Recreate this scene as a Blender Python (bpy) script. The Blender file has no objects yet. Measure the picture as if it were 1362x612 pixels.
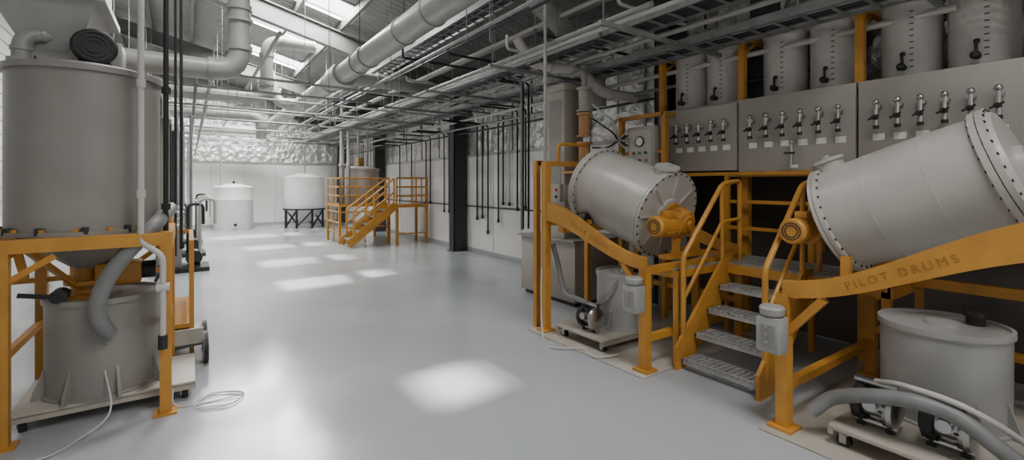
import bpy, bmesh, math, random
from mathutils import Vector, Matrix
random.seed(4)
PI=math.pi
V=Vector
# ---------------------------------------------------------------- materials
def new_mat(name):
    m=bpy.data.materials.new(name); m.use_nodes=True
    nt=m.node_tree; b=nt.nodes.get('Principled BSDF')
    return m,nt,b
def pmat(name,col,rough=.5,metal=0.,var=.08,scale=6.,bump=0.,bscale=60.,rvar=.1,emit=None):
    m,nt,b=new_mat(name)
    tc=nt.nodes.new('ShaderNodeTexCoord')
    n=nt.nodes.new('ShaderNodeTexNoise'); n.inputs['Scale'].default_value=scale; n.inputs['Detail'].default_value=5
    nt.links.new(tc.outputs['Object'],n.inputs['Vector'])
    r=nt.nodes.new('ShaderNodeValToRGB')
    c=col
    r.color_ramp.elements[0].position=.3; r.color_ramp.elements[1].position=.7
    r.color_ramp.elements[0].color=(c[0]*(1-var),c[1]*(1-var),c[2]*(1-var),1)
    r.color_ramp.elements[1].color=(min(1,c[0]*(1+var)),min(1,c[1]*(1+var)),min(1,c[2]*(1+var)),1)
    nt.links.new(n.outputs['Fac'],r.inputs['Fac']); nt.links.new(r.outputs['Color'],b.inputs['Base Color'])
    mr=nt.nodes.new('ShaderNodeMapRange'); mr.inputs['To Min'].default_value=max(.02,rough-rvar); mr.inputs['To Max'].default_value=min(1,rough+rvar)
    nt.links.new(n.outputs['Fac'],mr.inputs['Value']); nt.links.new(mr.outputs['Result'],b.inputs['Roughness'])
    b.inputs['Metallic'].default_value=metal
    if bump>0:
        n2=nt.nodes.new('ShaderNodeTexNoise'); n2.inputs['Scale'].default_value=bscale
        nt.links.new(tc.outputs['Object'],n2.inputs['Vector'])
        bp=nt.nodes.new('ShaderNodeBump'); bp.inputs['Strength'].default_value=bump; bp.inputs['Distance'].default_value=.02
        nt.links.new(n2.outputs['Fac'],bp.inputs['Height']); nt.links.new(bp.outputs['Normal'],b.inputs['Normal'])
    return m
ORANGE=pmat('orange_paint',(.50,.235,.035),.42,0,.16,5)
GREYPP=pmat('grey_polypropylene',(.255,.242,.22),.40,0,.09,3)
DRUMPP=pmat('drum_polypropylene',(.45,.43,.395),.33,0,.06,3)
CABGREY=pmat('cabinet_beige_grey',(.36,.33,.29),.5,0,.06,2)
WHITEPL=pmat('white_polyethylene',(.86,.85,.83),.4,0,.04,3)
DOSEPL=pmat('translucent_tank_plastic',(.45,.43,.40),.45,0,.08,4)
BLACK=pmat('black_rubber',(.015,.015,.016),.5,0,.2,8)
DARK=pmat('dark_steel',(.04,.04,.045),.45,.5,.15,6)
STEEL=pmat('stainless_steel',(.50,.50,.49),.3,1,.08,8)
GALV=pmat('galvanised_steel',(.28,.285,.28),.42,.5,.15,9)
TREAD=pmat('tread_grating_steel',(.42,.42,.41),.42,.3,.15,9)
DUCT=pmat('duct_grey',(.35,.35,.33),.42,.1,.10,4)
PIPEG=pmat('pipe_grey_plastic',(.33,.325,.31),.4,0,.06,5)
HOSE=pmat('hose_grey',(.19,.19,.19),.45,0,.1,10)
WIRE=pmat('white_pvc',(.52,.50,.47),.4,0,.05,5)
BASE=pmat('pale_base_plate',(.40,.365,.31),.5,0,.12,6)
DKBROWN=pmat('dark_partition',(.055,.042,.036),.7,0,.2,3)
LABEL=pmat('label_white',(.8,.8,.78),.5,0,.03,3)
INK=pmat('dark_marking',(.04,.04,.04),.6,0,.1,9)
ORDK=pmat('orange_lettering',(.33,.15,.02),.5,0,.1,9)
RED=pmat('red_button',(.5,.03,.02),.4,0,.05,9)
GREEN=pmat('green_button',(.03,.35,.06),.4,0,.05,9)
AMBER=pmat('amber_glass',(.40,.20,.08),.2,0,.15,14)
BEAM=pmat('roof_steel',(.15,.15,.145),.55,.2,.1,3)
COLUMN=pmat('column_dark_paint',(.04,.041,.045),.5,.1,.1,3)
def floor_mat():
    m,nt,b=new_mat('epoxy_floor')
    tc=nt.nodes.new('ShaderNodeTexCoord')
    n=nt.nodes.new('ShaderNodeTexNoise'); n.inputs['Scale'].default_value=.7; n.inputs['Detail'].default_value=8; n.inputs['Roughness'].default_value=.6
    nt.links.new(tc.outputs['Object'],n.inputs['Vector'])
    r=nt.nodes.new('ShaderNodeValToRGB'); r.color_ramp.elements[0].position=.3; r.color_ramp.elements[1].position=.75
    r.color_ramp.elements[0].color=(.355,.375,.39,1); r.color_ramp.elements[1].color=(.41,.425,.435,1)
    nt.links.new(n.outputs['Fac'],r.inputs['Fac']); nt.links.new(r.outputs['Color'],b.inputs['Base Color'])
    mr=nt.nodes.new('ShaderNodeMapRange'); mr.inputs['From Min'].default_value=.3; mr.inputs['From Max'].default_value=.7; mr.inputs['To Min'].default_value=.12; mr.inputs['To Max'].default_value=.27
    nt.links.new(n.outputs['Fac'],mr.inputs['Value']); nt.links.new(mr.outputs['Result'],b.inputs['Roughness'])
    n2=nt.nodes.new('ShaderNodeTexNoise'); n2.inputs['Scale'].default_value=5
    nt.links.new(tc.outputs['Object'],n2.inputs['Vector'])
    bp=nt.nodes.new('ShaderNodeBump'); bp.inputs['Strength'].default_value=.12; bp.inputs['Distance'].default_value=.01
    nt.links.new(n2.outputs['Fac'],bp.inputs['Height']); nt.links.new(bp.outputs['Normal'],b.inputs['Normal'])
    return m
FLOOR=floor_mat()
WALL=pmat('white_wall_panel',(.78,.77,.745),.5,0,.04,1.2)
def foil_mat():
    m,nt,b=new_mat('foil_insulation')
    tc=nt.nodes.new('ShaderNodeTexCoord')
    v=nt.nodes.new('ShaderNodeTexVoronoi'); v.inputs['Scale'].default_value=4.5
    n=nt.nodes.new('ShaderNodeTexNoise'); n.inputs['Scale'].default_value=7; n.inputs['Detail'].default_value=6; n.inputs['Distortion'].default_value=1.
    nt.links.new(tc.outputs['Object'],n.inputs['Vector']); nt.links.new(tc.outputs['Object'],v.inputs['Vector'])
    ad=nt.nodes.new('ShaderNodeMath'); ad.operation='ADD'
    nt.links.new(v.outputs['Distance'],ad.inputs[0]); nt.links.new(n.outputs['Fac'],ad.inputs[1])
    bp=nt.nodes.new('ShaderNodeBump'); bp.inputs['Strength'].default_value=.8; bp.inputs['Distance'].default_value=.08
    nt.links.new(ad.outputs[0],bp.inputs['Height']); nt.links.new(bp.outputs['Normal'],b.inputs['Normal'])
    b.inputs['Base Color'].default_value=(.70,.69,.67,1); b.inputs['Metallic'].default_value=.85; b.inputs['Roughness'].default_value=.36
    return m
FOIL=foil_mat()
def roof_mat():
    m,nt,b=new_mat('corrugated_roof')
    tc=nt.nodes.new('ShaderNodeTexCoord'); w=nt.nodes.new('ShaderNodeTexWave'); w.bands_direction='Y'; w.inputs['Scale'].default_value=1.6
    nt.links.new(tc.outputs['Object'],w.inputs['Vector'])
    bp=nt.nodes.new('ShaderNodeBump'); bp.inputs['Strength'].default_value=.8; bp.inputs['Distance'].default_value=.05
    nt.links.new(w.outputs['Fac'],bp.inputs['Height']); nt.links.new(bp.outputs['Normal'],b.inputs['Normal'])
    b.inputs['Base Color'].default_value=(.25,.25,.24,1); b.inputs['Roughness'].default_value=.5; b.inputs['Metallic'].default_value=.2
    return m
ROOF=roof_mat()
# ---------------------------------------------------------------- builder
class B:
    def __init__(s,name): s.n=name; s.bm=bmesh.new(); s.m=[]
    def mi(s,mat):
        if mat not in s.m: s.m.append(mat)
        return s.m.index(mat)
    def face(s,vs,i):
        try:
            f=s.bm.faces.new(vs); f.material_index=i; f.smooth=True
        except ValueError: pass
    def lathe(s,p,d,prof,mat,seg=20):
        i=s.mi(mat); p=V(p); d=V(d).normalized()
        a=V((0,0,1)) if abs(d.z)<.9 else V((1,0,0))
        u=d.cross(a).normalized(); w=d.cross(u)
        rings=[]
        for t,r in prof:
            c=p+d*t
            if r<1e-5: rings.append([s.bm.verts.new(c)])
            else: rings.append([s.bm.verts.new(c+u*(r*math.cos(2*PI*k/seg))+w*(r*math.sin(2*PI*k/seg))) for k in range(seg)])
        for A,C in zip(rings,rings[1:]):
            for k in range(seg):
                k2=(k+1)%seg
                if len(A)==1 and len(C)==1: continue
                if len(A)==1: s.face([A[0],C[k],C[k2]],i)
                elif len(C)==1: s.face([A[k],A[k2],C[0]],i)
                else: s.face([A[k],A[k2],C[k2],C[k]],i)
    def cyl(s,p0,p1,r,mat,r2=None,seg=14):
        p0=V(p0);p1=V(p1);L=(p1-p0).length
        if r2 is None:r2=r
        s.lathe(p0,p1-p0,[(0,0),(0,r),(L,r2),(L,0)],mat,seg)
    def sph(s,c,r,mat,seg=12):
        s.lathe(V(c)-V((0,0,r)),(0,0,1),[(r-r*math.cos(PI*k/8),r*math.sin(PI*k/8)) for k in range(9)],mat,seg)
    def hexa(s,vs,mat):
        i=s.mi(mat); v=[s.bm.verts.new(x) for x in vs]
        for f in ((0,3,2,1),(4,5,6,7),(0,1,5,4),(1,2,6,5),(2,3,7,6),(3,0,4,7)): s.face([v[k] for k in f],i)
    def bx(s,x0,x1,y0,y1,z0,z1,mat):
        s.hexa([(x0,y0,z0),(x1,y0,z0),(x1,y1,z0),(x0,y1,z0),(x0,y0,z1),(x1,y0,z1),(x1,y1,z1),(x0,y1,z1)],mat)
    def bbx(s,x0,x1,y0,y1,z0,z1,mat,bev=.015):
        i=s.mi(mat); before=set(s.bm.faces); s.bx(x0,x1,y0,y1,z0,z1,mat)
        nf=[f for f in s.bm.faces if f not in before]
        es=list({e for f in nf for e in f.edges})
        r=bmesh.ops.bevel(s.bm,geom=es,offset=bev,segments=2,affect='EDGES',profile=.5)
        for f in r['faces']: f.material_index=i; f.smooth=True
    def beam(s,p0,p1,w,h,mat):
        p0=V(p0);p1=V(p1);d=(p1-p0).normalized()
        a=V((0,0,1)) if abs(d.z)<.95 else V((0,1,0))
        u=d.cross(a).normalized()*(w/2); v=u.cross(d).normalized()*(h/2)
        s.hexa([p0-u-v,p0+u-v,p0+u+v,p0-u+v,p1-u-v,p1+u-v,p1+u+v,p1-u+v],mat)
    def prism(s,pts,off,mat):
        i=s.mi(mat); off=V(off)
        a=[s.bm.verts.new(V(p)) for p in pts]; b=[s.bm.verts.new(V(p)+off) for p in pts]
        s.face(a,i); s.face(b[::-1],i); n=len(a)
        for k in range(n): s.face([a[k],a[(k+1)%n],b[(k+1)%n],b[k]],i)
    def sweep(s,path,r,mat,seg=10):
        i=s.mi(mat); path=[V(p) for p in path]; n=len(path)
        tan=[(path[min(k+1,n-1)]-path[max(k-1,0)]).normalized() for k in range(n)]
        a=V((0,0,1)) if abs(tan[0].z)<.9 else V((1,0,0))
        u=tan[0].cross(a).normalized(); rings=[]
        for k in range(n):
            t=tan[k]; u=(u-t*u.dot(t)).normalized(); w=t.cross(u)
            rings.append([s.bm.verts.new(path[k]+u*(r*math.cos(2*PI*j/seg))+w*(r*math.sin(2*PI*j/seg))) for j in range(seg)])
        for A,C in zip(rings,rings[1:]):
            for j in range(seg): s.face([A[j],A[(j+1)%seg],C[(j+1)%seg],C[j]],i)
        s.face(rings[0][::-1],i); s.face(rings[-1],i)
    def pipe(s,pts,r,mat,bend=None,seg=10,joints=False):
        pts=[V(p) for p in pts]
        if bend is None: bend=2.2*r
        path=[pts[0]]
        for k in range(1,len(pts)-1):
            p=pts[k]; a=pts[k-1]-p; b=pts[k+1]-p
            q=min(bend,a.length*.49,b.length*.49)
            A=p+a.normalized()*q; C=p+b.normalized()*q
            for t in (0,.2,.4,.6,.8,1): path.append(A*(1-t)**2+p*2*t*(1-t)+C*t*t)
            if joints:
                for e,dd in ((A,a),(C,b)):
                    dn=dd.normalized(); s.cyl(e-dn*r*.15,e+dn*r*.35,r*1.15,mat,seg=seg)
        path.append(pts[-1]); s.sweep(path,r,mat,seg)
    def hose(s,pts,r,mat,seg=10,sub=8):
        P=[V(p) for p in pts]; P=[P[0]*2-P[1]]+P+[P[-1]*2-P[-2]]; path=[]
        for k in range(1,len(P)-2):
            a,b,c,d=P[k-1:k+3]
            for j in range(sub):
                t=j/sub
                path.append(.5*((2*b)+(c-a)*t+(2*a-5*b+4*c-d)*t*t+(3*b-a-3*c+d)*t**3))
        path.append(P[-2]); s.sweep(path,r,mat,seg)
    def bolts(s,c,d,R,n,mat,br=.012,L=.02,ph=0):
        c=V(c);d=V(d).normalized(); a=V((0,0,1)) if abs(d.z)<.9 else V((1,0,0))
        u=d.cross(a).normalized(); w=d.cross(u)
        for k in range(n):
            p=c+(u*math.cos(2*PI*k/n+ph)+w*math.sin(2*PI*k/n+ph))*R
            s.cyl(p-d*L,p+d*L,br,mat,seg=6)
    def done(s,parent=None,sharp=35):
        bmesh.ops.recalc_face_normals(s.bm,faces=s.bm.faces[:])
        me=bpy.data.meshes.new(s.n)
        vs=[v.co for v in s.bm.verts]
        c=V(((min(v.x for v in vs)+max(v.x for v in vs))/2,(min(v.y for v in vs)+max(v.y for v in vs))/2,min(v.z for v in vs)))
        bmesh.ops.translate(s.bm,verts=s.bm.verts[:],vec=-c)
        s.bm.to_mesh(me); s.bm.free()
        for m in s.m: me.materials.append(m)
        me.set_sharp_from_angle(angle=math.radians(sharp))
        o=bpy.data.objects.new(s.n,me); bpy.context.collection.objects.link(o); o.location=c
        return o
# ---------------------------------------------------------------- room
XR,XL,YB,YF=5.9,-3.2,22.,-4.
def rz(x): return 6.075-.25*x
b=B('floor'); b.bx(XL-.2,XR+.2,YF-.2,YB+.2,-.1,0,FLOOR); b.done()
b=B('wall_right'); b.bx(XR,XR+.15,YF,YB,0,2.42,WALL)
y=YF+.6
while y<YB: b.bx(XR-.006,XR+.01,y-.006,y+.006,0,2.4,DUCT); y+=1.15
b.bx(XR-.03,XR+.02,YF,YB,2.38,2.44,DUCT); b.done()
b=B('wall_right_insulation'); b.bx(XR+.02,XR+.15,YF,YB,2.42,rz(XR)+.05,FOIL)
y=YF+.3
while y<YB: b.bx(XR,XR+.03,y-.02,y+.02,2.44,rz(XR),GALV); y+=1.22
b.done()
b=B('wall_back'); b.bx(XL,XR,YB,YB+.15,0,2.6,WALL)
x=XL+.5
while x<XR: b.bx(x-.006,x+.006,YB-.006,YB+.01,0,2.55,DUCT); x+=1.15
b.bx(XL,XR,YB-.04,YB,2.56,2.62,DUCT); b.done()
b=B('wall_back_insulation'); b.prism([(XL,YB+.02,2.6),(XR,YB+.02,2.6),(XR,YB+.02,rz(XR)),(XL,YB+.02,rz(XL))],(0,.13,0),FOIL)
b.done()
b=B('wall_left'); b.bx(XL-.15,XL,YF,YB,0,rz(XL)+.05,WALL)
for k in range(24): b.bx(XL,XL+.02,YF,YB,.5+k*.28,.515+k*.28,DUCT)
b.done()
b=B('wall_front'); b.prism([(XL,YF-.15,0),(XR,YF-.15,0),(XR,YF-.15,rz(XR)),(XL,YF-.15,rz(XL))],(0,.15,0),WALL); b.done()
b=B('baseboard_right'); b.bx(XR-.02,XR,YF,YB,0,.1,FLOOR); b.done()
b=B('baseboard_back'); b.bx(XL,XR,YB-.02,YB,0,.1,FLOOR); b.done()
# roof with skylight openings : (y centre, [x ranges], half width, power per metre)
full=[(1.0,3.0)]
SK=[(-2.4,full,.5,65),(.1,full,.5,70),(5.1,[(-.2,.45),(1.35,2.05)],.34,140),(10.2,full,.5,165),(12.7,full,.5,180),(15.6,full,.5,210),(18.9,[(.4,3.0)],.6,240)]  # first two openings, unseen above and behind the camera, are added for light
b=B('ceiling')
def rq(x0,x1,y0,y1):
    b.hexa([(x0,y0,rz(x0)),(x1,y0,rz(x1)),(x1,y1,rz(x1)),(x0,y1,rz(x0)),(x0,y0,rz(x0)+.06),(x1,y0,rz(x1)+.06),(x1,y1,rz(x1)+.06),(x0,y1,rz(x0)+.06)],ROOF)
y=YF-.2
for c,rs,SW,_ in SK:
    rq(XL-.2,XR+.2,y,c-SW); x=XL-.2
    for a,e in rs: rq(x,a,c-SW,c+SW); x=e
    rq(x,XR+.2,c-SW,c+SW); y=c+SW
rq(XL-.2,XR+.2,y,YB+.2); b.done()
wn=1
for c,rs,SW,_ in SK:
    for a,e in rs:
        b=B('window_%d'%wn); wn+=1   # skylight frame
        for x in (a,e): b.beam((x,c-SW,rz(x)+.02),(x,c+SW,rz(x)+.02),.05,.1,WIRE)
        for yy in (c-SW,c+SW): b.beam((a,yy,rz(a)+.02),(e,yy,rz(e)+.02),.05,.1,WIRE)
        b.done()
b=B('roof_purlins')
x=XL+.5
while x<XR:
    z=rz(x)-.12
    b.bx(x-.01,x+.01,YF,YB,z-.08,z+.12,BEAM); b.bx(x-.01,x+.06,YF,YB,z-.09,z-.075,BEAM); b.bx(x-.01,x+.06,YF,YB,z+.1,z+.115,BEAM); x+=.92
b.done()
for yy in (-1,4.2,10.9,16.6,21.6):
    b=B('portal_frame')
    for dz,w,h in ((-.22,.2,.02),(-.62,.2,.02),(-.42,.015,.4)):
        b.beam((XL+.05,yy,rz(XL)+dz-.02),(XR-.05,yy,rz(XR)+dz-.02),w,h,BEAM)
    z1=rz(5.65)-.4; yc=yy if yy!=10.9 else 10.6
    b.bx(5.5,5.86,yc-.13,yc-.11,0,z1,COLUMN); b.bx(5.5,5.86,yc+.11,yc+.13,0,z1,COLUMN); b.bx(5.67,5.69,yc-.12,yc+.12,0,z1,COLUMN)
    b.bx(5.5,5.52,yc-.13,yc+.13,0,z1,COLUMN)
    b.bx(5.46,5.88,yc-.18,yc+.18,0,.02,COLUMN)
    b.bx(XL+.02,XL+.3,yy-.12,yy+.12,0,rz(XL)-.4,COLUMN)
    b.done()
# ---------------------------------------------------------------- ducts
def flanges(b,p0,p1,r,step,mat):
    p0=V(p0);p1=V(p1);d=(p1-p0);L=d.length;d.normalize();t=step/2
    while t<L: b.cyl(p0+d*(t-.02),p0+d*(t+.02),r*1.1,mat,seg=20); t+=step
DX,DZ=2.4,3.77
b=B('ventilation_duct')
b.pipe([(DX,1.5,DZ),(DX,20.6,DZ),(.2,20.6,DZ)],.18,DUCT,.4,20,True)
flanges(b,(DX,1.5,DZ),(DX,20,DZ),.18,2.4,DUCT)
b.pipe([(DX,9.2,DZ),(2.9,9.4,3.8),(4.4,9.4,3.8)],.14,DUCT,.3,18,True)
b.cyl((DX,8.9,DZ),(DX,9.5,DZ),.23,DUCT,seg=20)
b.pipe([(DX,13,DZ),(1.9,13.3,DZ),(1.6,13.3,4.9)],.13,DUCT,.25,16,True)
for yy in range(2,21,2):
    b.cyl((DX,yy,DZ+.18),(DX,yy,rz(DX)),.006,DARK,seg=5); b.lathe((DX,yy-.015,DZ),(0,1,0),[(0,.18),(0,.195),(.03,.195),(.03,.18)],GALV,20)
b.done()
b=B('ventilation_duct')
b.pipe([(-1.2,7.,3.15),(.55,7.,3.15),(.55,7.,4.3),(.55,7,5.6)],.13,DUCT,.3,18,True)
b.cyl((.55,7,4.28),(.55,7,4.34),.19,DUCT,seg=20); b.cyl((.55,7,3.8),(.55,7,3.84),.16,DUCT,seg=20)
b.pipe([(-1.2,7.,3.15),(-1.2,11,3.15),(-1.2,21,3.15)],.12,DUCT,.3,16,True)
b.done()
b=B('ventilation_duct')
b.pipe([(.3,10.5,3.4),(1.3,10.5,3.4),(1.3,10.5,4.6),(2.2,10.5,4.6)],.12,DUCT,.3,16,True)
b.pipe([(-1,14,3.5),(1.6,14,3.5),(1.6,14,2.9)],.12,DUCT,.3,16,True)
b.cyl((.3,10.5,3.4),(-.8,10.5,3.4),.12,DUCT,seg=16)
b.done()
b=B('ventilation_duct')
b.pipe([(.6,5.9,5.7),(.6,5.9,5.2),(2.2,6.1,4.9)],.16,DUCT,.3,20,True)
b.done()
b=B('ventilation_duct')
b.pipe([(3.5,4.6,4.6),(3.5,4.6,4.05),(5.2,5.2,3.55),(5.25,5.2,2.9)],.13,DUCT,.2,20,True)
b.done()
b=B('ventilation_duct')
b.bbx(-1.15,-.55,4.6,5.4,3.05,5.9,DUCT,.02)
b.bx(-1.2,-.5,4.55,5.45,3.9,3.95,DUCT); b.bx(-1.2,-.5,4.55,5.45,3.05,3.1,DUCT)
b.hexa([(-.98,4.8,2.7),(-.7,4.8,2.7),(-.7,5.2,2.7),(-.98,5.2,2.7),(-1.15,4.6,3.06),(-.55,4.6,3.06),(-.55,5.4,3.06),(-1.15,5.4,3.06)],DUCT)
b.done()
# ---------------------------------------------------------------- pipe rack
def hanger(b,yy,x0,x1,z):
    b.bx(x0,x1,yy-.02,yy+.02,z-.045,z,GALV)
    for x in (x0+.05,x1-.05): b.cyl((x,yy,z-.08),(x,yy,rz(x)-.02),.006,GALV,seg=5)
b=B('cable_tray')
def tray(x,z,w,y0,y1):
    for s in (-1,1):
        b.bx(x+s*w/2-.008,x+s*w/2+.008,y0,y1,z,z+.09,GALV)
    y=y0
    while y<y1: b.bx(x-w/2,x+w/2,y,y+.035,z,z+.012,GALV); y+=.25
    for k in range(5):
        xx=x-w/2+.05+k*(w-.1)/4; b.cyl((xx,y0,z+.03),(xx,y1,z+.03),.014,random.choice([BLACK,HOSE,BLACK]),seg=6)
tray(4.95,3.3,.45,.3,21); tray(4.2,3.45,.35,1.5,21); tray(3.4,4.1,.3,2.5,18)
for yy in [1.2+2.0*k for k in range(10)]: hanger(b,yy,3.25,5.3,3.28)
b.done()
b=B('overhead_pipework')
for x,z,r,m in ((3.55,3.38,.03,GALV),(3.68,3.38,.022,WIRE),(3.8,3.38,.03,GALV),(3.9,3.36,.018,DARK),(4.5,3.42,.03,PIPEG),(4.6,3.4,.02,GALV),(5.35,3.2,.03,WIRE),(5.5,3.05,.025,GALV),(5.6,2.95,.02,DARK),(3.1,3.7,.025,GALV),(3.3,3.75,.02,DARK),(4.0,3.9,.03,WIRE),(4.3,4.0,.03,GALV),(4.8,3.85,.04,PIPEG)):
    y0=random.uniform(1.,4.5); b.cyl((x,y0,z),(x,20.5,z),r,m,seg=8)
for k in range(16):
    yy=3.2+k*1.1+random.uniform(-.2,.2); z=3.45+random.uniform(-.1,.5); x0=random.uniform(2.9,3.8)
    b.pipe([(x0,yy,z+random.uniform(0,.6)),(x0,yy,z),(5.7,yy,z),(5.7,yy,z-.7)],.02,random.choice([GALV,WIRE,DARK,PIPEG]),.06,6)
for k in range(40):
    x=random.uniform(2.8,5.4); yy=random.uniform(4,19); b.cyl((x,yy,random.uniform(3.1,3.6)),(x,yy,rz(x)-.03),.007,random.choice([GALV,WIRE]),seg=5)
b.done()
b=B('overhead_pipework')
for x,z,r,m in ((-.3,3.0,.03,WIRE),(-.1,3.1,.025,GALV),(.1,3.25,.025,DARK),(.3,3.35,.03,GALV),(-.5,3.3,.04,PIPEG),(1.1,3.9,.03,GALV),(.2,2.75,.02,GALV)):
    b.cyl((x,7.5,z),(x,20.8,z),r,m,seg=8)
for k in range(7):
    yy=8+k*1.9; b.cyl((-1.5,yy,3.1),(2.6,yy,3.1),.02,GALV,seg=6); b.cyl((-.9,yy,3.32),(4.9,yy+.2,3.32),.022,PIPEG,seg=6)
    for x in (-.8,.6,1.9): b.cyl((x,yy,2.95),(x,yy,rz(x)-.02),.006,GALV,seg=5)
b.done()
b=B('wall_pipe_drops')
for yy,z0,z1,m,r in ((9.9,3.2,.9,BLACK,.022),(9.65,3.15,.95,BLACK,.022),(9.4,3.1,.6,BLACK,.02),(8.95,3.3,.9,DARK,.02),(8.75,3.25,1.3,DARK,.02),(8.5,3.2,1.3,WIRE,.02),(8.2,3.3,1.2,DARK,.02),(7.9,3.3,1.25,DARK,.02),(11.4,3.1,1.0,DARK,.02),(11.7,3.1,1.0,DARK,.018),(12.6,3.1,1.2,DARK,.02),(12.9,3,1.2,BLACK,.02),(14,3,1.2,DARK,.02),(15,3,1.,DARK,.02)):
    b.pipe([(4.9,yy,z0),(5.84,yy,z0),(5.84,yy,z1)],r,m,.1,8); b.cyl((5.84,yy,z1),(5.84,yy,z1-.08),r*1.6,DARK,seg=8)
b.cyl((5.86,6,1.15),(5.86,20,1.15),.018,DARK,seg=6)
b.done()
b=B('drop_pipes')
for x,yy,z1,m,r in ((4.6,6.3,.95,BLACK,.022),(4.66,6.42,.95,BLACK,.018),(4.5,6.2,.95,GALV,.018),(4.72,6.3,.95,BLACK,.018)):
    b.pipe([(4.2,yy,3.4),(x,yy,3.4),(x,yy,z1)],r,m,.08,8)
b.done()
b=B('supply_pipe')
b.cyl((3.45,4.28,0.02),(3.45,4.28,4.9),.02,PIPEG,seg=10)
for z in (.5,1.3,2.1,2.9): b.cyl((3.45,4.28,z),(3.45,4.28,z+.05),.03,PIPEG,seg=10)
b.done()
# ---------------------------------------------------------------- electric motor with worm gearbox
def gearmotor(b,c,d,mat=ORANGE,s=1.):
    c=V(c);d=V(d).normalized(); side=V((-1,0,0)); up=V((0,0,1))
    b.lathe(c,d,[(0,0),(0,.15*s),(.025*s,.15*s),(.03*s,.10*s),(.07*s,.095*s),(.07*s,.125*s),(.19*s,.125*s),(.2*s,.09*s),(.225*s,.085*s),(.225*s,.045*s),(.25*s,.04*s),(.25*s,0)],mat,24)
    b.bolts(c+d*.025*s,d,.132*s,8,STEEL,.009,.012); b.bolts(c+d*.195*s,d,.105*s,8,STEEL,.007,.012)
    for k in range(8):
        a=2*PI*k/8+.2; e=side*math.cos(a)+up*math.sin(a); b.beam(c+d*.08*s+e*.13*s,c+d*.18*s+e*.13*s,.012,.02,mat)
    q=c+d*.13*s+side*.08*s+V((0,0,-.03*s)); L=.25*s
    b.lathe(q,side,[(0,0),(0,.085*s),(.05*s,.085*s),(.055*s,.115*s),(.075*s,.115*s),(.08*s,.08*s),(L,.08*s),(L,.098*s),(L+.07*s,.098*s),(L+.085*s,.085*s),(L+.085*s,.03*s),(L+.08*s,0)],mat,24)
    b.bolts(q+side*.065*s,side,.1*s,4,STEEL,.008,.015,PI/4)
    for k in range(20):
        a=2*PI*k/20; e=d*math.cos(a)+up*math.sin(a)
        b.beam(q+side*.09*s+e*.086*s,q+side*(L-.01)+e*.086*s,.006,.02,mat)
    for rr in (.04,.06): b.lathe(q+side*(L+.085*s),side,[(0,rr*s),(.004,rr*s),(.004,(rr+.008)*s),(0,(rr+.008)*s)],DARK,20)
    t=q+side*(L*.55)+up*.1*s
    b.bbx(t.x-.05*s,t.x+.05*s,t.y-.045*s,t.y+.045*s,t.z-.03*s,t.z+.045*s,mat,.006)
    b.cyl(c-V((0,0,.22*s))+d*.1,c+d*.1,.035*s,mat,seg=12)
# ---------------------------------------------------------------- drums
def drum(name,low,high,r,hatch_t):
    b=B(name); low=V(low);high=V(high);d=(high-low);L=d.length;d.normalize()
    b.lathe(low,d,[(0,0),(0,r*1.05),(.025,r*1.05),(.03,r*1.0),(.032,r*1.05),(.06,r*1.05),(.065,r*.97),(L*.33,r*.985),(L*.5,r*.99),(L*.67,r*.985),(L-.08,r*.97),(L-.075,r*1.05),(L-.04,r*1.05),(L-.037,r*1.0),(L-.033,r*1.05),(L,r*1.05),(L+.005,r*.98),(L+.03,r*.94),(L+.03,r*.35),(L+.07,r*.33),(L+.07,0)],DRUMPP,56)
    b.bolts(low+d*.03,d,r*1.01,30,DARK,.010,.04)
    b.bolts(high-d*.037,d,r*1.01,30,DARK,.010,.047)
    for t in (L*.33,L*.67): b.lathe(low+d*t,d,[(-.006,r*.98),(-.004,r*.99),(.004,r*.99),(.006,r*.98)],DRUMPP,56)
    up=(V((0,0,1))-d*d.z).normalized(); nrm=(up+V((-.12,0,0))).normalized()
    hc=low+d*(L*hatch_t)+nrm*(r*.93)
    b.lathe(hc,nrm,[(0,.105),(.07,.105),(.07,.125),(.095,.125),(.1,.09),(.1,.03),(.125,.03),(.125,0)],DRUMPP,28)
    b.cyl(low-d*.04,low,.19,DRUMPP,seg=28); b.bolts(low-d*.04,d,.16,8,STEEL,.012,.012)
    for k in range(8):
        a=2*PI*k/8; u=d.cross(V((1,0,0))).normalized(); w=d.cross(u); e=u*math.cos(a)+w*math.sin(a)
        b.beam(low-d*.008+e*.17,low-d*.008+e*(r*.93),.02,.02,DRUMPP)
    gearmotor(b,low-d*.04,-d,ORANGE,1.05)
    return b.done()
drum('tanning_drum',(4.15,3.10,1.37),(4.15,4.12,1.69),.45,.10)
drum('tanning_drum',(4.35,1.60,1.42),(4.35,.60,1.80),.41,.10)
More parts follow.
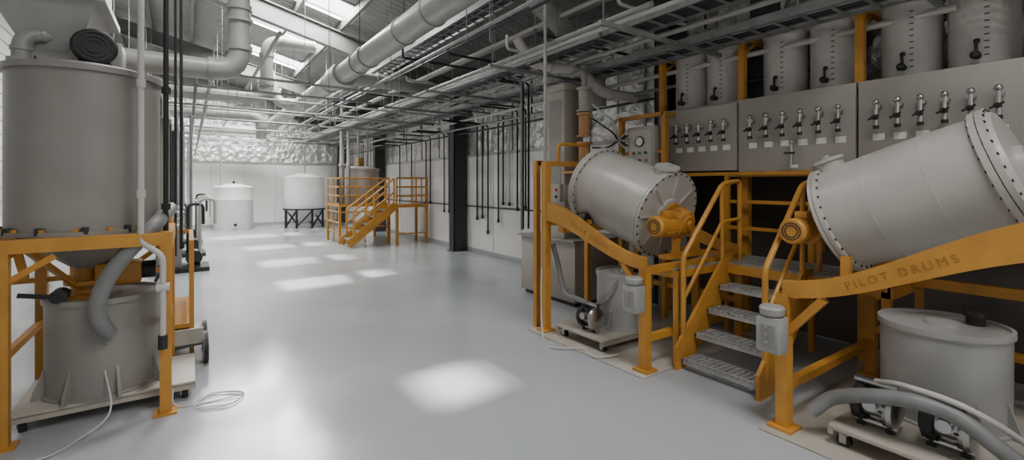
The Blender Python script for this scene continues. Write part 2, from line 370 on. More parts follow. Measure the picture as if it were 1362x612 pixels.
def stand(name,s,y0,y1,hz,letters):
    b=B(name)
    Y=lambda t:y0+(y1-y0)*t
    N=18
    def prof(t):
        e=t*t*(3-2*t); return .98+hz*e+ (.03*t),.11+.10*e
    for X in (3.4,4.98):
        for k in range(N):
            y_a,y_b=Y(k/N),Y((k+1)/N); (za,ha),(zb,hb)=prof(k/N),prof((k+1)/N)
            b.hexa([(X-.03,y_a,za-ha/2),(X+.03,y_a,za-ha/2),(X+.03,y_b,zb-hb/2),(X-.03,y_b,zb-hb/2),(X-.03,y_a,za+ha/2),(X+.03,y_a,za+ha/2),(X+.03,y_b,zb+hb/2),(X-.03,y_b,zb+hb/2)],ORANGE)
        for yy,zt in ((y0,.94),(y1,1.96 if s>0 else 1.3)):
            b.bx(X-.04,X+.04,yy-.04,yy+.04,.02,zt,ORANGE); b.bx(X-.08,X+.08,yy-.08,yy+.08,.012,.03,ORANGE)
        if X>4: b.bx(X-.03,X+.03,min(y0,y1),max(y0,y1),.40,.46,ORANGE)
        b.beam((X,y0,.65),(X,y0+(.25 if y1>y0 else -.25),.95),.05,.05,ORANGE)
    for yy,z in ((y0,.92),(y1,1.25),(y0,.3)):
        b.bx(3.4,4.98,yy-.03,yy+.03,z-.03,z+.03,ORANGE)
    b.bx(4.9,4.96,min(y0,y1),max(y0,y1),.86,.94,ORANGE)
    ym=Y(.82); zb=.98+hz*.9
    b.bx(3.4,4.98,ym-.04,ym+.04,zb-.16,zb-.08,ORANGE)
    for xx in (3.78,4.72): b.cyl((xx,ym-.05,zb-.03),(xx,ym+.05,zb-.03),.08,BLACK,seg=20); b.bx(xx-.03,xx+.03,ym-.08,ym+.08,zb-.08,zb-.03,ORANGE)
    yg=Y(.1); b.bx(3.85,4.5,yg-.06,yg+.06,.96,1.0,ORANGE); b.bx(4.02,4.07,yg-.03,yg+.03,.98,1.16,ORANGE); b.bx(4.36,4.41,yg-.03,yg+.03,.98,1.16,ORANGE)
    o=b.done()
    cu=bpy.data.curves.new('lettering','FONT'); cu.body=letters; cu.size=.068; cu.extrude=.001; cu.space_character=1.45; cu.materials.append(ORDK)
    t=bpy.data.objects.new('lettering',cu); bpy.context.collection.objects.link(t)
    if s>0: ta,tb=.68,.25
    else: ta,tb=.27,.72
    ya,yb=Y(ta),Y(tb); za,zb=prof(ta)[0]-.03,prof(tb)[0]-.03
    d=V((0,yb-ya,zb-za)).normalized(); zax=V((-1,0,0)); yax=zax.cross(d)
    M=Matrix((d,yax,zax)).transposed().to_4x4(); M.translation=V((3.3685,ya,za)); t.matrix_world=M
    bpy.context.view_layer.update(); mw=t.matrix_world.copy(); t.parent=o; t.matrix_parent_inverse=o.matrix_world.inverted(); t.matrix_world=mw
    return o
stand('drum_stand',1,2.78,4.2,.38,'PILOT DRUMS')
stand('drum_stand',-1,1.58,.15,.46,'PILOT DRUMS')
for y0,y1 in ((2.68,4.35),(.0,1.68)):
    b=B('stand_base_plate'); b.bbx(3.25,5.1,y0,y1,0,.012,BASE,.004); b.done()
def switchbox(x,y,z):
    b=B('switch_box'); b.bbx(x-.15,x-.02,y-.08,y+.08,z,z+.24,PIPEG,.012)
    b.lathe((x-.085,y,z+.235),(0,0,1),[(0,.05),(.02,.05),(.02,.075),(.06,.08),(.075,.07),(.075,0)],PIPEG,20)
    b.bx(x-.156,x-.15,y-.05,y+.05,z+.05,z+.19,GREYPP)
    for k in range(3): b.cyl((x-.165,y,z+.08+k*.05),(x-.15,y,z+.08+k*.05),.01,STEEL,seg=8)
    b.bx(x-.05,x+.0,y-.05,y+.05,z+.02,z+.2,ORANGE); b.done()
switchbox(3.36,2.8,.56); switchbox(3.36,1.6,.56)
# ---------------------------------------------------------------- stairs + platform
def tread(b,x0,x1,y0,y1,z):
    b.bx(x0,x1,y0,y0+.012,z-.035,z,TREAD); b.bx(x0,x1,y1-.012,y1,z-.035,z,TREAD)
    b.bx(x0,x0+.025,y0,y1,z-.045,z+.004,TREAD); b.bx(x1-.012,x1,y0,y1,z-.035,z,TREAD)
    n=int((x1-x0)/.04)
    for k in range(1,n): x=x0+k*(x1-x0)/n; b.bx(x-.003,x+.003,y0,y1,z-.03,z,TREAD)
    n=int((y1-y0)/.05)
    for k in range(1,n): y=y0+k*(y1-y0)/n; b.bx(x0,x1,y-.008,y+.008,z-.012,z+.002,TREAD)
b=B('access_stairs')
for k in range(4):
    x=3.72+.2*k; z=.1+.2*k; tread(b,x,x+.24,1.93,2.62,z)
for y in (1.9,2.65):
    b.prism([(3.66,y-.015,0),(3.86,y-.015,0),(4.6,y-.015,.72),(4.6,y-.015,.95),(4.42,y-.015,.95),(3.66,y-.015,.2)],(0,.03,0),ORANGE)
    b.pipe([(3.78,y,.15),(3.78,y,1.02),(4.42,y,1.70),(4.75,y,1.74),(4.75,y,.9)],.024,ORANGE,.07,10)
    b.pipe([(3.78,y,.62),(4.42,y,1.32),(4.75,y,1.34)],.018,ORANGE,.06,8)
    b.cyl((4.42,y,.85),(4.42,y,1.7),.022,ORANGE,seg=10)
b.done()
b=B('access_platform')
tread(b,4.52,5.2,1.3,3.05,.9)
b.bx(4.5,4.54,1.3,3.05,.8,.89,ORANGE); b.bx(5.18,5.22,1.3,3.05,.8,.89,ORANGE); b.bx(4.5,5.2,1.28,1.32,.8,.89,ORANGE); b.bx(4.5,5.2,3.03,3.07,.8,.89,ORANGE)
for y in (1.3,2.15,3.05): b.bx(5.175,5.225,y-.025,y+.025,0,1.82,ORANGE)
for z in (1.8,1.5,1.2): b.bx(5.182,5.218,1.3,3.05,z-.018,z+.018,ORANGE)
for y in (1.33,3.02): b.bx(4.5,4.56,y-.03,y+.03,0,.85,ORANGE)
tread(b,3.75,4.5,2.7,2.98,.9); b.bx(3.73,3.77,2.7,2.98,.82,.89,ORANGE); b.bx(3.75,4.5,2.97,3.0,.82,.89,ORANGE); b.bx(3.75,4.5,2.69,2.71,.82,.89,ORANGE)
for x,y in ((3.77,2.72),(4.46,2.95)): b.bx(x-.02,x+.02,y-.02,y+.02,0,.84,ORANGE)
b.done()
# ---------------------------------------------------------------- small tanks, trolleys, pumps
def trolley(x0,x1,y0,y1):
    b=B('tank_trolley'); b.bbx(x0,x1,y0,y1,.11,.14,BASE,.006)
    b.bx(x0,x1,y0,y0+.03,.08,.12,BASE); b.bx(x0,x1,y1-.03,y1,.08,.12,BASE)
    for x in (x0+.07,x1-.07):
        for y in (y0+.07,y1-.07):
            b.cyl((x,y,.08),(x,y,.11),.03,STEEL,seg=10); b.cyl((x-.02,y,.042),(x+.02,y,.042),.042,BLACK,seg=18)
            b.bx(x-.03,x-.023,y-.02,y+.02,.03,.09,STEEL); b.bx(x+.023,x+.03,y-.02,y+.02,.03,.09,STEEL)
    b.done()
def open_tank(name,x,y,z0,z1,r,mat=GREYPP,gus=6,port=True):
    b=B(name); h=z1-z0
    b.lathe((x,y,z0),(0,0,1),[(0,0),(0,r+.02),(.015,r+.02),(.02,r),(h-.04,r*1.01),(h-.04,r*1.05),(h,r*1.05),(h,r*.99),(h-.02,r*.98),(h-.02,r*.3),(h,r*.28),(h,0)],mat,40)
    for k in range(gus):
        a=2*PI*k/gus+.3; c,s=math.cos(a),math.sin(a); t=V((-s,c,0))*.01
        p=[V((x+c*r,y+s*r,z0)),V((x+c*(r+.07),y+s*(r+.07),z0)),V((x+c*(r+.06),y+s*(r+.06),z0+.05)),V((x+c*r,y+s*r,z0+.22))]
        b.prism([q-t for q in p],t*2,mat)
    if port:
        b.lathe((x+r*.5,y-r*.4,z1-.02),(0,0,1),[(0,.05),(.06,.05),(.06,.065),(.09,.065),(.1,.03),(.1,0)],BLACK,16)
    b.done()
def dpump(x,y,z,k=1.25):
    b=B('diaphragm_pump')
    for s in (-1,1):
        b.lathe((x,y+s*.035*k,z+.12*k),(0,s,0),[(0,.03*k),(.01*k,.085*k),(.03*k,.095*k),(.05*k,.09*k),(.065*k,.06*k),(.07*k,0)],STEEL if s<0 else BLACK,24)
        b.bolts((x,y+s*.05*k,z+.12*k),(0,s,0),.084*k,10,DARK,.007,.02)
        b.cyl((x,y+s*.06*k,z+.02),(x,y+s*.06*k,z+.22*k),.022*k,BLACK,seg=10); b.bx(x-.03,x+.03,y+s*.06*k-.02,y+s*.06*k+.02,z,z+.03,DARK)
    b.cyl((x,y-.04*k,z+.12*k),(x,y+.04*k,z+.12*k),.06*k,STEEL,seg=16)
    b.cyl((x,y-.09*k,z+.225*k),(x,y+.09*k,z+.225*k),.02*k,STEEL,seg=10); b.cyl((x,y-.09*k,z+.025*k),(x,y+.09*k,z+.025*k),.02*k,STEEL,seg=10)
    b.cyl((x-.05*k,y,z+.14*k),(x-.1*k,y,z+.14*k),.03*k,STEEL,seg=12); b.bbx(x-.05*k,x+.05*k,y-.03*k,y+.03*k,z+.16*k,z+.2*k,DARK,.006)
    b.done()
trolley(3.38,4.3,3.28,4.0); open_tank('mixing_tank',3.98,3.58,.14,.74,.27,PIPEG); dpump(3.52,3.60,.14)
trolley(3.42,4.62,.5,1.32); open_tank('mixing_tank',4.2,.93,.14,.77,.33,PIPEG); dpump(3.62,1.12,.14); dpump(3.66,.78,.14)
b=B('suction_hose')
b.hose([(3.5,4.2,1.0),(3.52,4.13,.78),(3.46,3.95,.5),(3.46,3.75,.46),(3.52,3.66,.43)],.03,HOSE)
b.hose([(3.56,3.55,.42),(3.68,3.48,.5),(3.85,3.42,.8),(3.98,3.45,.8)],.024,HOSE); b.done()
b=B('suction_hose')
b.hose([(3.43,1.42,.18),(3.5,1.3,.3),(3.46,1.0,.42),(3.5,.75,.42),(3.52,.55,.3),(3.58,.42,.2),(3.9,.36,.17)],.045,HOSE,14)
b.hose([(3.62,1.12,.44),(3.5,.95,.5),(3.5,.7,.48),(3.6,.5,.36),(3.75,.42,.2)],.016,WIRE); b.done()
b=B('floor_cable')
def loop(cx,cy,r,n=14,z=.012):
    return [(cx+r*(1+.15*math.sin(3*k))*math.cos(k*.9),cy+r*(1+.2*math.cos(2*k))*math.sin(k*.9),z) for k in range(n)]
b.hose([(3.5,4.3,1.2),(3.33,4.2,.6),(3.2,4.0,.02),(3.1,3.7,.012),(3.3,3.5,.02),(3.25,3.25,.02),(3.45,3.15,.03)],.009,WIRE,6); b.done()
b=B('floor_cable'); b.hose([(-.1,4.5,.12),(-.05,4.35,.01)]+loop(.2,4.32,.15),.004,WIRE,6); b.done()
b=B('floor_cable'); b.hose([(-.5,4.5,.35),(-.45,4.3,.1),(-.6,4.15,.012),(-.75,4.0,.012),(-1.0,4.05,.012)],.006,WIRE,6); b.done()
# ---------------------------------------------------------------- dosing bank
b=B('valve_panel')
b.bbx(5.17,5.22,2.92,4.0,1.86,2.64,CABGREY,.008); b.bbx(5.17,5.22,1.76,2.90,1.84,2.66,CABGREY,.008); b.bbx(5.17,5.22,.55,1.74,1.9,2.66,CABGREY,.008); b.bbx(5.17,5.22,-.9,.53,1.9,2.66,CABGREY,.008)
ys=[3.68-.16*k for k in range(5)]+[2.73-.17*k for k in range(6)]+[1.58-.155*k for k in range(6)]+[.5-.16*k for k in range(6)]
for y in ys:
    z=2.30
    b.cyl((5.17,y,z+.1),(5.10,y,z+.1),.028,STEEL,seg=12); b.cyl((5.10,y,z-.07),(5.10,y,z+.13),.017,STEEL,seg=10); b.sph((5.10,y,z+.14),.028,STEEL)
    b.cyl((5.10,y,z),(5.04,y,z+.0),.022,DARK,seg=10); b.beam((5.04,y-.04,z+.02),(5.04,y+.04,z-.02),.015,.015,BLACK)
    b.cyl((5.10,y,z-.07),(5.10,y,z-.1),.024,DARK,seg=10)
    b.bx(5.165,5.17,y-.045,y+.045,z-.2,z-.14,LABEL)
for y in (2.3,):
    b.cyl((5.10,y,1.9),(5.10,y,2.12),.017,STEEL,seg=10); b.sph((5.1,y,2.13),.025,STEEL); b.beam((5.06,y-.05,2.02),(5.06,y+.05,2.02),.02,.02,BLACK); b.bx(5.165,5.17,y-.04,y+.04,1.87,1.9,LABEL)
b.bx(5.16,5.2,-.9,4.0,1.80,1.84,ORANGE)
b.done()
b=B('tank_rack')
b.bx(5.23,5.88,-.9,4.05,2.62,2.67,GALV); b.bx(5.23,5.88,-.9,4.05,1.80,1.86,DKBROWN)
b.bx(5.82,5.87,-.9,4.05,0,1.8,DKBROWN); b.bx(5.23,5.87,4.02,4.05,0,2.62,CABGREY)
for y in (4.0,2.9,1.75,.6,-.6):
    b.bx(5.22,5.29,y-.035,y+.035,2.66,3.42,ORANGE); b.bx(5.22,5.86,y-.03,y+.03,3.36,3.42,ORANGE); b.beam((5.26,y,3.2),(5.6,y,3.4),.03,.03,ORANGE)
    b.bx(5.3,5.38,y-.04,y+.04,0,1.8,ORANGE)
b.bx(5.84,5.88,-.9,4.0,3.3,3.36,ORANGE)
b.bx(5.7,5.88,2.8,3.05,2.67,4.4,COLUMN)
b.done()
for y in (3.72,3.26,2.55,2.06,1.44,.96,.25,-.2):
    b=B('dosing_tank'); r=.222
    b.lathe((5.53,y,2.67),(0,0,1),[(0,0),(0,r*.97),(.02,r),(.66,r),(.67,r*1.05),(.70,r*1.05),(.72,r*.9),(.735,r*.45),(.76,r*.42),(.77,r*.4),(.77,0)],DOSEPL,32)
    for k in range(10):
        z=2.75+k*.055; a=PI+.25; x=5.53+math.cos(a)*r; yy=y+math.sin(a)*r
        b.bx(x-.006,x+.002,yy-.014,yy+.014,z,z+.008,INK)
    b.cyl((5.53-r+.01,y,2.75),(5.53-r-.06,y,2.75),.028,BLACK,seg=12); b.sph((5.53-r-.07,y,2.75),.035,BLACK); b.cyl((5.53-r-.04,y+.0,2.75),(5.53-r-.04,y,2.86),.012,BLACK,seg=8); b.sph((5.53-r-.02,y,2.87),.022,BLACK)
    b.pipe([(5.55,y,3.42),(5.55,y,3.6),(5.7,y,3.6),(5.8,y,3.75),(5.8,y,4.2)],.016,random.choice([BLACK,WIRE]),.06,8)
    b.pipe([(5.5,y+.06,3.42),(5.5,y+.06,3.55),(5.5,y+.2,3.55)],.013,WIRE,.04,8)
    b.done()
# ---------------------------------------------------------------- grey cabinet + tower + control panel
b=B('base_cabinet')
b.bbx(4.35,5.45,4.75,6.0,0.06,.9,CABGREY,.01); b.bx(4.4,5.4,4.8,5.95,0,.06,DARK); b.bx(4.34,4.352,5.37,5.38,.1,.87,DARK); b.bx(4.3,4.35,5.3,5.33,.4,.55,STEEL); b.bx(4.3,5.47,4.72,6.03,.9,.92,GREYPP)
b.done()
b=B('filter_tower')
b.bbx(4.38,4.75,5.0,5.4,.92,3.1,CABGREY,.012); b.bbx(4.35,4.78,4.97,5.43,3.04,3.14,CABGREY,.012); b.bx(4.374,4.38,5.08,5.32,1.7,2.9,GREYPP)
b.bx(4.35,4.8,4.45,5.0,1.85,1.88,ORANGE)
for z in (1.95,2.35,2.7): b.lathe((4.5,4.72,z),(0,0,1),[(0,0),(0,.11),(.02,.11),(.02,.08),(.3,.08),(.3,.11),(.33,.11),(.33,0)],AMBER if z<2.6 else CABGREY,20)
b.cyl((4.5,4.72,1.88),(4.5,4.72,1.95),.06,STEEL,seg=16)
b.pipe([(4.5,4.72,3.0),(4.5,4.72,3.25),(4.5,5.0,3.25)],.04,PIPEG,.06,10)
for k in range(5): b.hose([(4.55,4.62,2.0+.2*k),(4.68,4.5-.04*k,2.1+.1*k),(4.85,4.42,2.3),(4.93,4.3,2.45-.08*k)],.012,BLACK if k%2 else WIRE,8)
b.bbx(4.31,4.38,5.02,5.16,1.45,1.7,CABGREY,.01)
for z in (1.52,1.62): b.cyl((4.29,5.09,z),(4.31,5.09,z),.02,RED if z>1.6 else BLACK,seg=12)
b.done()
b=B('ventilation_duct')
b.pipe([(4.2,5.1,3.35),(4.7,5.0,3.35),(5.0,4.9,3.05),(5.8,4.7,3.0)],.075,WIRE,.15,16,True); b.pipe([(4.2,5.1,3.35),(3.9,5.2,3.4),(3.7,5.2,3.7)],.07,WIRE,.12,14,True); b.done()
b=B('control_cabinet')
cz=-.16
b.bbx(4.9,5.05,3.86,4.3,1.95+cz,2.62+cz,CABGREY,.012); b.bx(4.893,4.9,3.9,4.26,2.0+cz,2.57+cz,DRUMPP)
b.cyl((4.89,4.08,2.42+cz),(4.875,4.08,2.42+cz),.07,INK,seg=24); b.cyl((4.875,4.08,2.42+cz),(4.872,4.08,2.42+cz),.055,LABEL,seg=24)
for j,z in enumerate((2.27+cz,2.17+cz,2.08+cz)):
    for k,y in enumerate((4.18,4.08,3.98)): b.cyl((4.895,y,z),(4.865,y,z),.018,(RED,GREEN,BLACK,AMBER)[(j+k)%4],seg=12)
for y in (4.45,3.74):
    b.bx(4.92,4.99,y-.03,y+.03,0,2.62,ORANGE)
b.bx(4.92,4.99,3.74,4.45,2.57,2.62,ORANGE); b.bx(4.95,5.0,3.74,4.45,2.1,2.14,ORANGE); b.bx(4.95,5.0,3.74,4.45,1.75,1.79,ORANGE); b.bx(4.97,5.2,3.74,3.79,2.57,2.62,ORANGE)
b.done()
b=B('equipment_frame')
for x,y in ((3.42,4.4),(4.25,4.4)): b.bx(x-.03,x+.03,y-.03,y+.03,0,1.98,ORANGE)
b.bx(3.42,4.25,4.37,4.43,1.92,1.98,ORANGE)
b.pipe([(3.75,4.4,1.98),(3.75,4.4,2.2),(4.25,4.4,2.2),(4.25,4.4,1.95)],.022,ORANGE,.08,10)
b.done()
# ---------------------------------------------------------------- left station
def left_station(y,cx,r,name='mixing_vessel'):
    b=B(name)
    z0,z1=1.34,2.54
    b.lathe((cx,y,z0-.28),(0,0,1),[(0,0),(0,.08),(.24,r*.85),(.28,r*.9),(.28,r+.04),(.31,r+.04),(.31,r),(z1-z0+.24,r),(z1-z0+.24,r+.025),(z1-z0+.28,r+.025),(z1-z0+.28,r*.9),(z1-z0+.31,r*.85),(z1-z0+.31,0)],GREYPP,56)
    b.bolts((cx,y,z0+.02),(0,0,1),r+.022,16,ORANGE,.018,.03)
    for k in range(12):
        a=2*PI*k/12+.1; b.bbx(cx+math.cos(a)*(r+.02)-.02,cx+math.cos(a)*(r+.02)+.02,y+math.sin(a)*(r+.02)-.02,y+math.sin(a)*(r+.02)+.02,z0+.01,z0+.06,DARK,.004)
    b.cyl((cx-.02,y,z0-.28),(cx-.02,y,z0-.45),.07,ORANGE,seg=16); b.lathe((cx,y,z0-.5),(0,0,1),[(0,0),(0,.14),(.03,.14),(.03,.08),(.1,.08),(.1,.14),(.13,.14),(.13,0)],ORANGE,20)
    b.bbx(cx+.05,cx+.33,y-.1,y+.1,z0-.42,z0-.25,ORANGE,.015); b.cyl((cx+.33,y,z0-.33),(cx+.42,y,z0-.33),.07,DARK,seg=16)
    b.cyl((cx-.12,y-.15,z0-.44),(cx-.12,y-.28,z0-.44),.05,DARK,seg=14); b.beam((cx-.12,y-.29,z0-.44),(cx-.32,y-.29,z0-.40),.02,.03,BLACK)
    b.beam((cx-.3,y-.35,z0-.05),(cx-.05,y-.1,z0-.4),.05,.03,ORANGE); b.beam((cx-.3,y-.45,z0-.02),(cx-.3,y-.2,z0-.3),.04,.04,ORANGE)
    b.done()
    b=B('vessel_frame')
    xa,xb=cx-.345,cx+.5
    for x in (xa,xb):
        for yy in (y-.5,y+.5): b.bx(x-.035,x+.035,yy-.035,yy+.035,0,1.30,ORANGE); b.bx(x-.07,x+.07,yy-.07,yy+.07,0,.015,ORANGE)
        b.bx(x-.04,x+.04,y-.5,y+.5,1.22,1.34,ORANGE); b.bx(x-.02,x+.02,y-.5,y+.5,.55,.6,ORANGE)
    for yy in (y-.5,y+.5): b.bx(cx-.6,xb+.03,yy-.04,yy+.04,1.25,1.34,ORANGE)
    b.bx(cx-.6,xb,y+.48,y+.52,.9,.94,ORANGE)
    b.beam((xa,y-.5,1.05),(xa+.25,y-.5,1.22),.03,.04,ORANGE); b.beam((xa,y+.5,.5),(xb,y+.5,1.2),.04,.04,ORANGE)
    b.done()
left_station(4.82,-.635,.445)
left_station(7.6,-.7,.5)
trolley(-1.0,.05,4.48,5.22); open_tank('mixing_tank',-.53,4.83,.14,.86,.345,GREYPP,8,False)
b=B('agitator_motor')
b.lathe((-.57,4.62,2.71),(.1,-1,.05),[(-.16,0),(-.16,.09),(-.14,.1),(0,.1),(0,.125),(.04,.135),(.06,.12),(.06,0)],BLACK,24)
for r_ in (.04,.07,.1): b.lathe((-.57,4.62,2.71),(.1,-1,.05),[(.06,r_),(.07,r_),(.07,r_+.012),(.06,r_+.012)],DARK,24)
b.bx(-.66,-.48,4.6,4.8,2.57,2.62,DARK); b.bbx(-.72,-.42,4.72,5.0,2.57,2.8,DUCT,.02)
b.done()
b=B('vent_elbow'); b.pipe([(-.98,4.75,2.57),(-.98,4.75,2.78),(-.7,4.85,2.82)],.055,PIPEG,.13,16,True); b.cyl((-.98,4.75,2.57),(-.98,4.75,2.6),.08,PIPEG,seg=16); b.done()
b=B('discharge_hose'); b.hose([(-.12,4.78,1.5),(-.2,4.42,1.40),(-.3,4.36,1.28),(-.43,4.34,1.1),(-.52,4.36,.88),(-.51,4.38,.72),(-.47,4.44,.62)],.052,HOSE,18); b.done()
b=B('supply_pipe')
b.pipe([(-.28,4.3,5.0),(-.28,4.3,1.28),(-.15,4.24,1.18),(-.15,4.24,.5)],.02,WIRE,.05,12)
for z in (3.2,2.4,1.6): b.cyl((-.28,4.3,z),(-.28,4.3,z+.06),.028,WIRE,seg=12)
b.cyl((-.15,4.24,.5),(-.15,4.24,.6),.03,BLACK,seg=10); b.cyl((-.19,4.24,.95),(-.11,4.24,.95),.03,WIRE,seg=10)
b.done()
b=B('drop_pipes')
for x,y,m,r,z1 in ((-.14,4.5,BLACK,.018,.75),(-.1,5.6,BLACK,.012,1.0),(-.06,6.2,DARK,.016,1.0)): b.cyl((x,y,rz(x)-.02),(x,y,z1),r,m,seg=10)
for z in (.75,1.5,2.4): b.cyl((-.14,4.5,z),(-.14,4.5,z+.05),.03,BLACK,seg=8)
b.done()
b=B('platform_guardrail')
for y in (5.55,6.2,6.9): b.bx(.01,.05,y-.02,y+.02,0,1.15,ORANGE)
for z in (1.13,.85,.58,.3): b.bx(.01,.05,5.55,6.9,z-.02,z+.02,ORANGE)
b.bx(-.9,.05,6.88,6.92,1.11,1.15,ORANGE); b.bx(-.9,.02,5.55,6.9,.3,.34,ORANGE)
b.bx(-.92,-.88,5.55,5.59,0,.34,ORANGE); b.bx(-.92,-.88,6.86,6.9,0,.34,ORANGE)
b.done()
b=B('hand_cart')
b.bx(-.4,.12,5.3,5.9,.2,.24,BASE); b.bx(-.4,.12,5.3,5.33,.24,.34,BASE)
for y in (5.36,5.8):
    b.lathe((.12,y,.14),(1,0,0),[(0,0),(0,.1),(0,.14),(.045,.14),(.045,.1),(.03,.09),(.03,.03),(.05,.03),(.05,0)],BASE,24); b.lathe((.125,y,.14),(1,0,0),[(0,.11),(0,.148),(.035,.148),(.035,.11)],BLACK,24)
b.cyl((-.35,5.5,.1),(-.3,5.5,.1),.1,BLACK,seg=20); b.cyl((-.33,5.5,.1),(.12,5.5,.14),.015,STEEL,seg=8)
b.bx(-.36,-.32,5.46,5.54,.1,.2,STEEL)
b.done()
# ---------------------------------------------------------------- far equipment
b=B('storage_tank')
b.lathe((1.43,20.6,0),(0,0,1),[(0,0),(0,.64),(.03,.655),(1.1,.655),(1.12,.665),(1.16,.655),(1.55,.65),(1.58,.66),(1.62,.62),(1.68,.3),(1.72,.28),(1.72,0)],WHITEPL,40)
b.cyl((1.43,20.6,1.7),(1.43,20.6,1.82),.04,BLACK,seg=8); b.cyl((1.43,19.94,.2),(1.43,19.8,.2),.05,BLACK,seg=10)
b.pipe([(1.0,20.3,1.5),(1.0,20.3,3.1)],.03,PIPEG,.1,8)
b.done()
b=B('storage_tank')
b.lathe((3.8,19.9,.2),(0,0,1),[(0,0),(0,.12),(.5,.7),(.55,.735),(1.2,.735),(1.75,.73),(1.78,.74),(1.8,.7),(1.88,.3),(1.92,.28),(1.92,0)],WHITEPL,40)
b.pipe([(3.8,19.9,2.1),(3.8,19.9,3.2)],.03,PIPEG,.1,8)
b.lathe((3.8,19.9,.70),(0,0,1),[(0,.70),(0,.78),(.05,.78),(.05,.70)],DARK,32)
for k in range(8):
    a=2*PI*k/8+.2; c,s=math.cos(a)*.72,math.sin(a)*.72
    b.beam((3.8+c,19.9+s,0),(3.8+c,19.9+s,.72),.07,.07,DARK)
    a2=a+PI/4; b.beam((3.8+c,19.9+s,.05),(3.8+math.cos(a2)*.72,19.9+math.sin(a2)*.72,.68),.05,.05,DARK)
b.done()
def rail(b,p0,p1,h,n=3,mat=ORANGE,posts=3,r=.022):
    p0=V(p0);p1=V(p1)
    for k in range(n): z=V((0,0,h*(k+1)/n)); b.cyl(p0+z,p1+z,r,mat,seg=8)
    for k in range(posts): q=p0.lerp(p1,k/(posts-1)); b.cyl(q,q+V((0,0,h)),r,mat,seg=8)
b=B('access_stairs')
for y in (12.5,13.2):
    b.beam((3.45,y,.1),(4.76,y,1.12),.04,.22,ORANGE)
    rail(b,(3.6,y,.25),(4.7,y,1.1),.75,2,ORANGE,3,.026)
for k in range(5): b.bx(3.5+.24*k,3.75+.24*k,12.5,13.2,.2+.19*k,.23+.19*k,GALV)
b.bx(4.76,5.72,12.5,13.3,1.04,1.12,ORANGE)
for x in (4.8,5.68):
    for y in (12.54,13.26): b.bx(x-.035,x+.035,y-.035,y+.035,0,1.1,ORANGE)
b.beam((4.8,12.54,.3),(5.7,12.54,.3),.04,.04,ORANGE); rail(b,(4.78,12.52,1.12),(5.7,12.52,1.12),.75,3,ORANGE,3,.026); rail(b,(5.7,12.52,1.12),(5.7,13.3,1.12),.75,3)
b.done()
b=B('access_platform')
b.bx(3.5,5.0,13.6,15.0,1.05,1.12,ORANGE)
for x in (3.53,4.97):
    for y in (13.63,14.97): b.bx(x-.035,x+.035,y-.035,y+.035,0,1.1,ORANGE)
rail(b,(3.53,13.63,1.12),(4.97,13.63,1.12),.75,3,ORANGE,4); rail(b,(3.53,13.63,1.12),(3.53,14.97,1.12),.75,3); rail(b,(3.53,13.63,.0),(3.53,14.97,.0),.9,3); rail(b,(3.53,13.63,.0),(4.97,13.63,.0),.9,2)
b.done()
b=B('mixing_vessel')
b.lathe((4.35,14.35,1.12),(0,0,1),[(0,0),(0,.5),(.03,.52),(1.0,.52),(1.0,.55),(1.05,.55),(1.08,.4),(1.12,.3),(1.12,0)],DOSEPL,36)
for x,y in ((4.2,14.1),(4.5,14.2),(4.3,14.5)): b.pipe([(x,y,2.1),(x,y,3.3)],.03,PIPEG,.1,8)
b.bbx(4.2,4.4,14.2,14.4,2.24,2.5,ORANGE,.02)
b.done()
b=B('filter_column')
for x,y in ((3.62,13.8),(3.72,14.05),(3.8,13.75)):
    b.lathe((x,y,1.12),(0,0,1),[(0,0),(0,.06),(1.1,.06),(1.1,.08),(1.15,.08),(1.2,.05),(2.1,.04),(2.1,0)],PIPEG,14)
b.done()
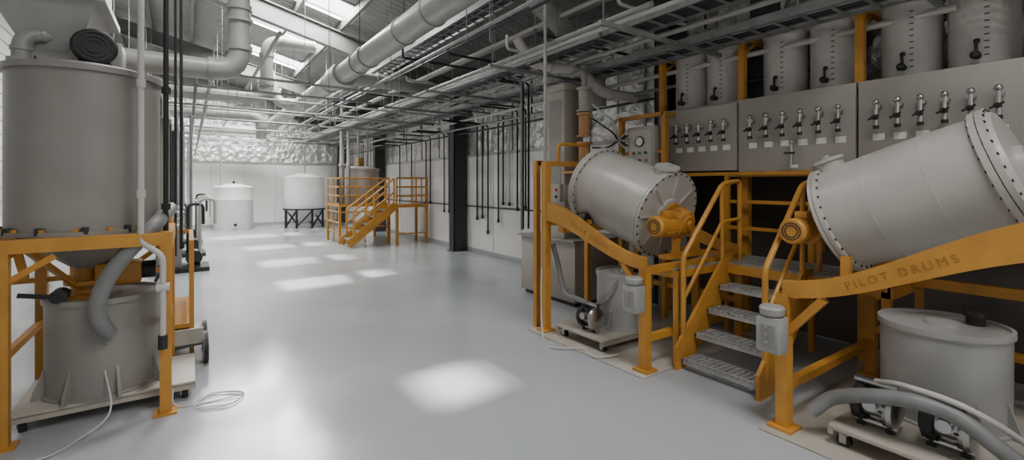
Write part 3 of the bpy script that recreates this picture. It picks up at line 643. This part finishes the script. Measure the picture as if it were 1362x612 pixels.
for yy in (11.3,13.6,16.5):
    b=B('pump_skid')
    b.bx(-.6,.35,yy-.4,yy+.4,0,.08,DARK); b.bbx(-.5,-.1,yy-.3,yy+.3,.08,.9,GREYPP,.02)
    b.cyl((.1,yy-.2,.25),(.1,yy+.2,.25),.14,DARK,seg=16); b.bx(0,.2,yy-.2,yy+.2,.08,.16,DARK)
    for dx in (-.3,.0,.2): b.pipe([(dx,yy-.1,.3),(dx,yy-.1,1.3+dx*.5),(dx+.25,yy-.1,1.3+dx*.5),(dx+.25,yy-.1,.9)],.03,random.choice([DARK,WIRE,STEEL]),.1,8)
    b.pipe([(-.3,yy+.2,.8),(-.3,yy+.2,3.0)],.03,DARK,.1,8); b.pipe([(.05,yy+.2,.3),(.05,yy+.2,3.1)],.025,GALV,.1,8)
    b.done()
b=B('drop_pipes')
for k in range(10):
    yy=9.0+k*1.15; x=random.choice([-.35,-.1,.0,-.2]); b.cyl((x,yy,3.3),(x,yy,.35),.022,random.choice([DARK,WIRE,GALV]),seg=8); b.cyl((x,yy,.3),(x,yy,.45),.04,DARK,seg=8); b.cyl((x-.12,yy,.02),(x,yy,.35),.02,DARK,seg=6)
b.done()
# ---------------------------------------------------------------- lights
for c,rs,SW,pw in SK:  # includes fill lamps in the two added openings out of view
    for a,e in rs:
        xm=(a+e)/2
        L=bpy.data.lights.new('skylight_daylight','AREA'); L.shape='RECTANGLE'; L.size=e-a-.1; L.size_y=2*SW-.1; L.energy=pw*(e-a); L.color=(1,.99,.97)
        o=bpy.data.objects.new('skylight_daylight',L); bpy.context.collection.objects.link(o); o.location=(xm,c,rz(xm)+.03); o.rotation_euler=(0,math.atan(.25),0)
S=bpy.data.lights.new('sun','SUN'); S.energy=13.; S.angle=math.radians(3.6); S.color=(1,.985,.96)
o=bpy.data.objects.new('sun',S); bpy.context.collection.objects.link(o); o.rotation_euler=V((.2,-1.5,-5.5)).to_track_quat('-Z','Y').to_euler(); o.location=(2,6,9)
w=bpy.data.worlds.new('sky'); bpy.context.scene.world=w; w.use_nodes=True
w.node_tree.nodes['Background'].inputs[0].default_value=(.9,.95,1,1); w.node_tree.nodes['Background'].inputs[1].default_value=7
# ---------------------------------------------------------------- camera
cam=bpy.data.cameras.new('camera'); cam.sensor_width=36; cam.lens=620/1362*36; cam.shift_y=-61/1362; cam.clip_start=.05
o=bpy.data.objects.new('camera',cam); bpy.context.collection.objects.link(o); o.location=(0,0,1.7); o.rotation_euler=(PI/2,0,-math.atan(431/620))
bpy.context.scene.camera=o
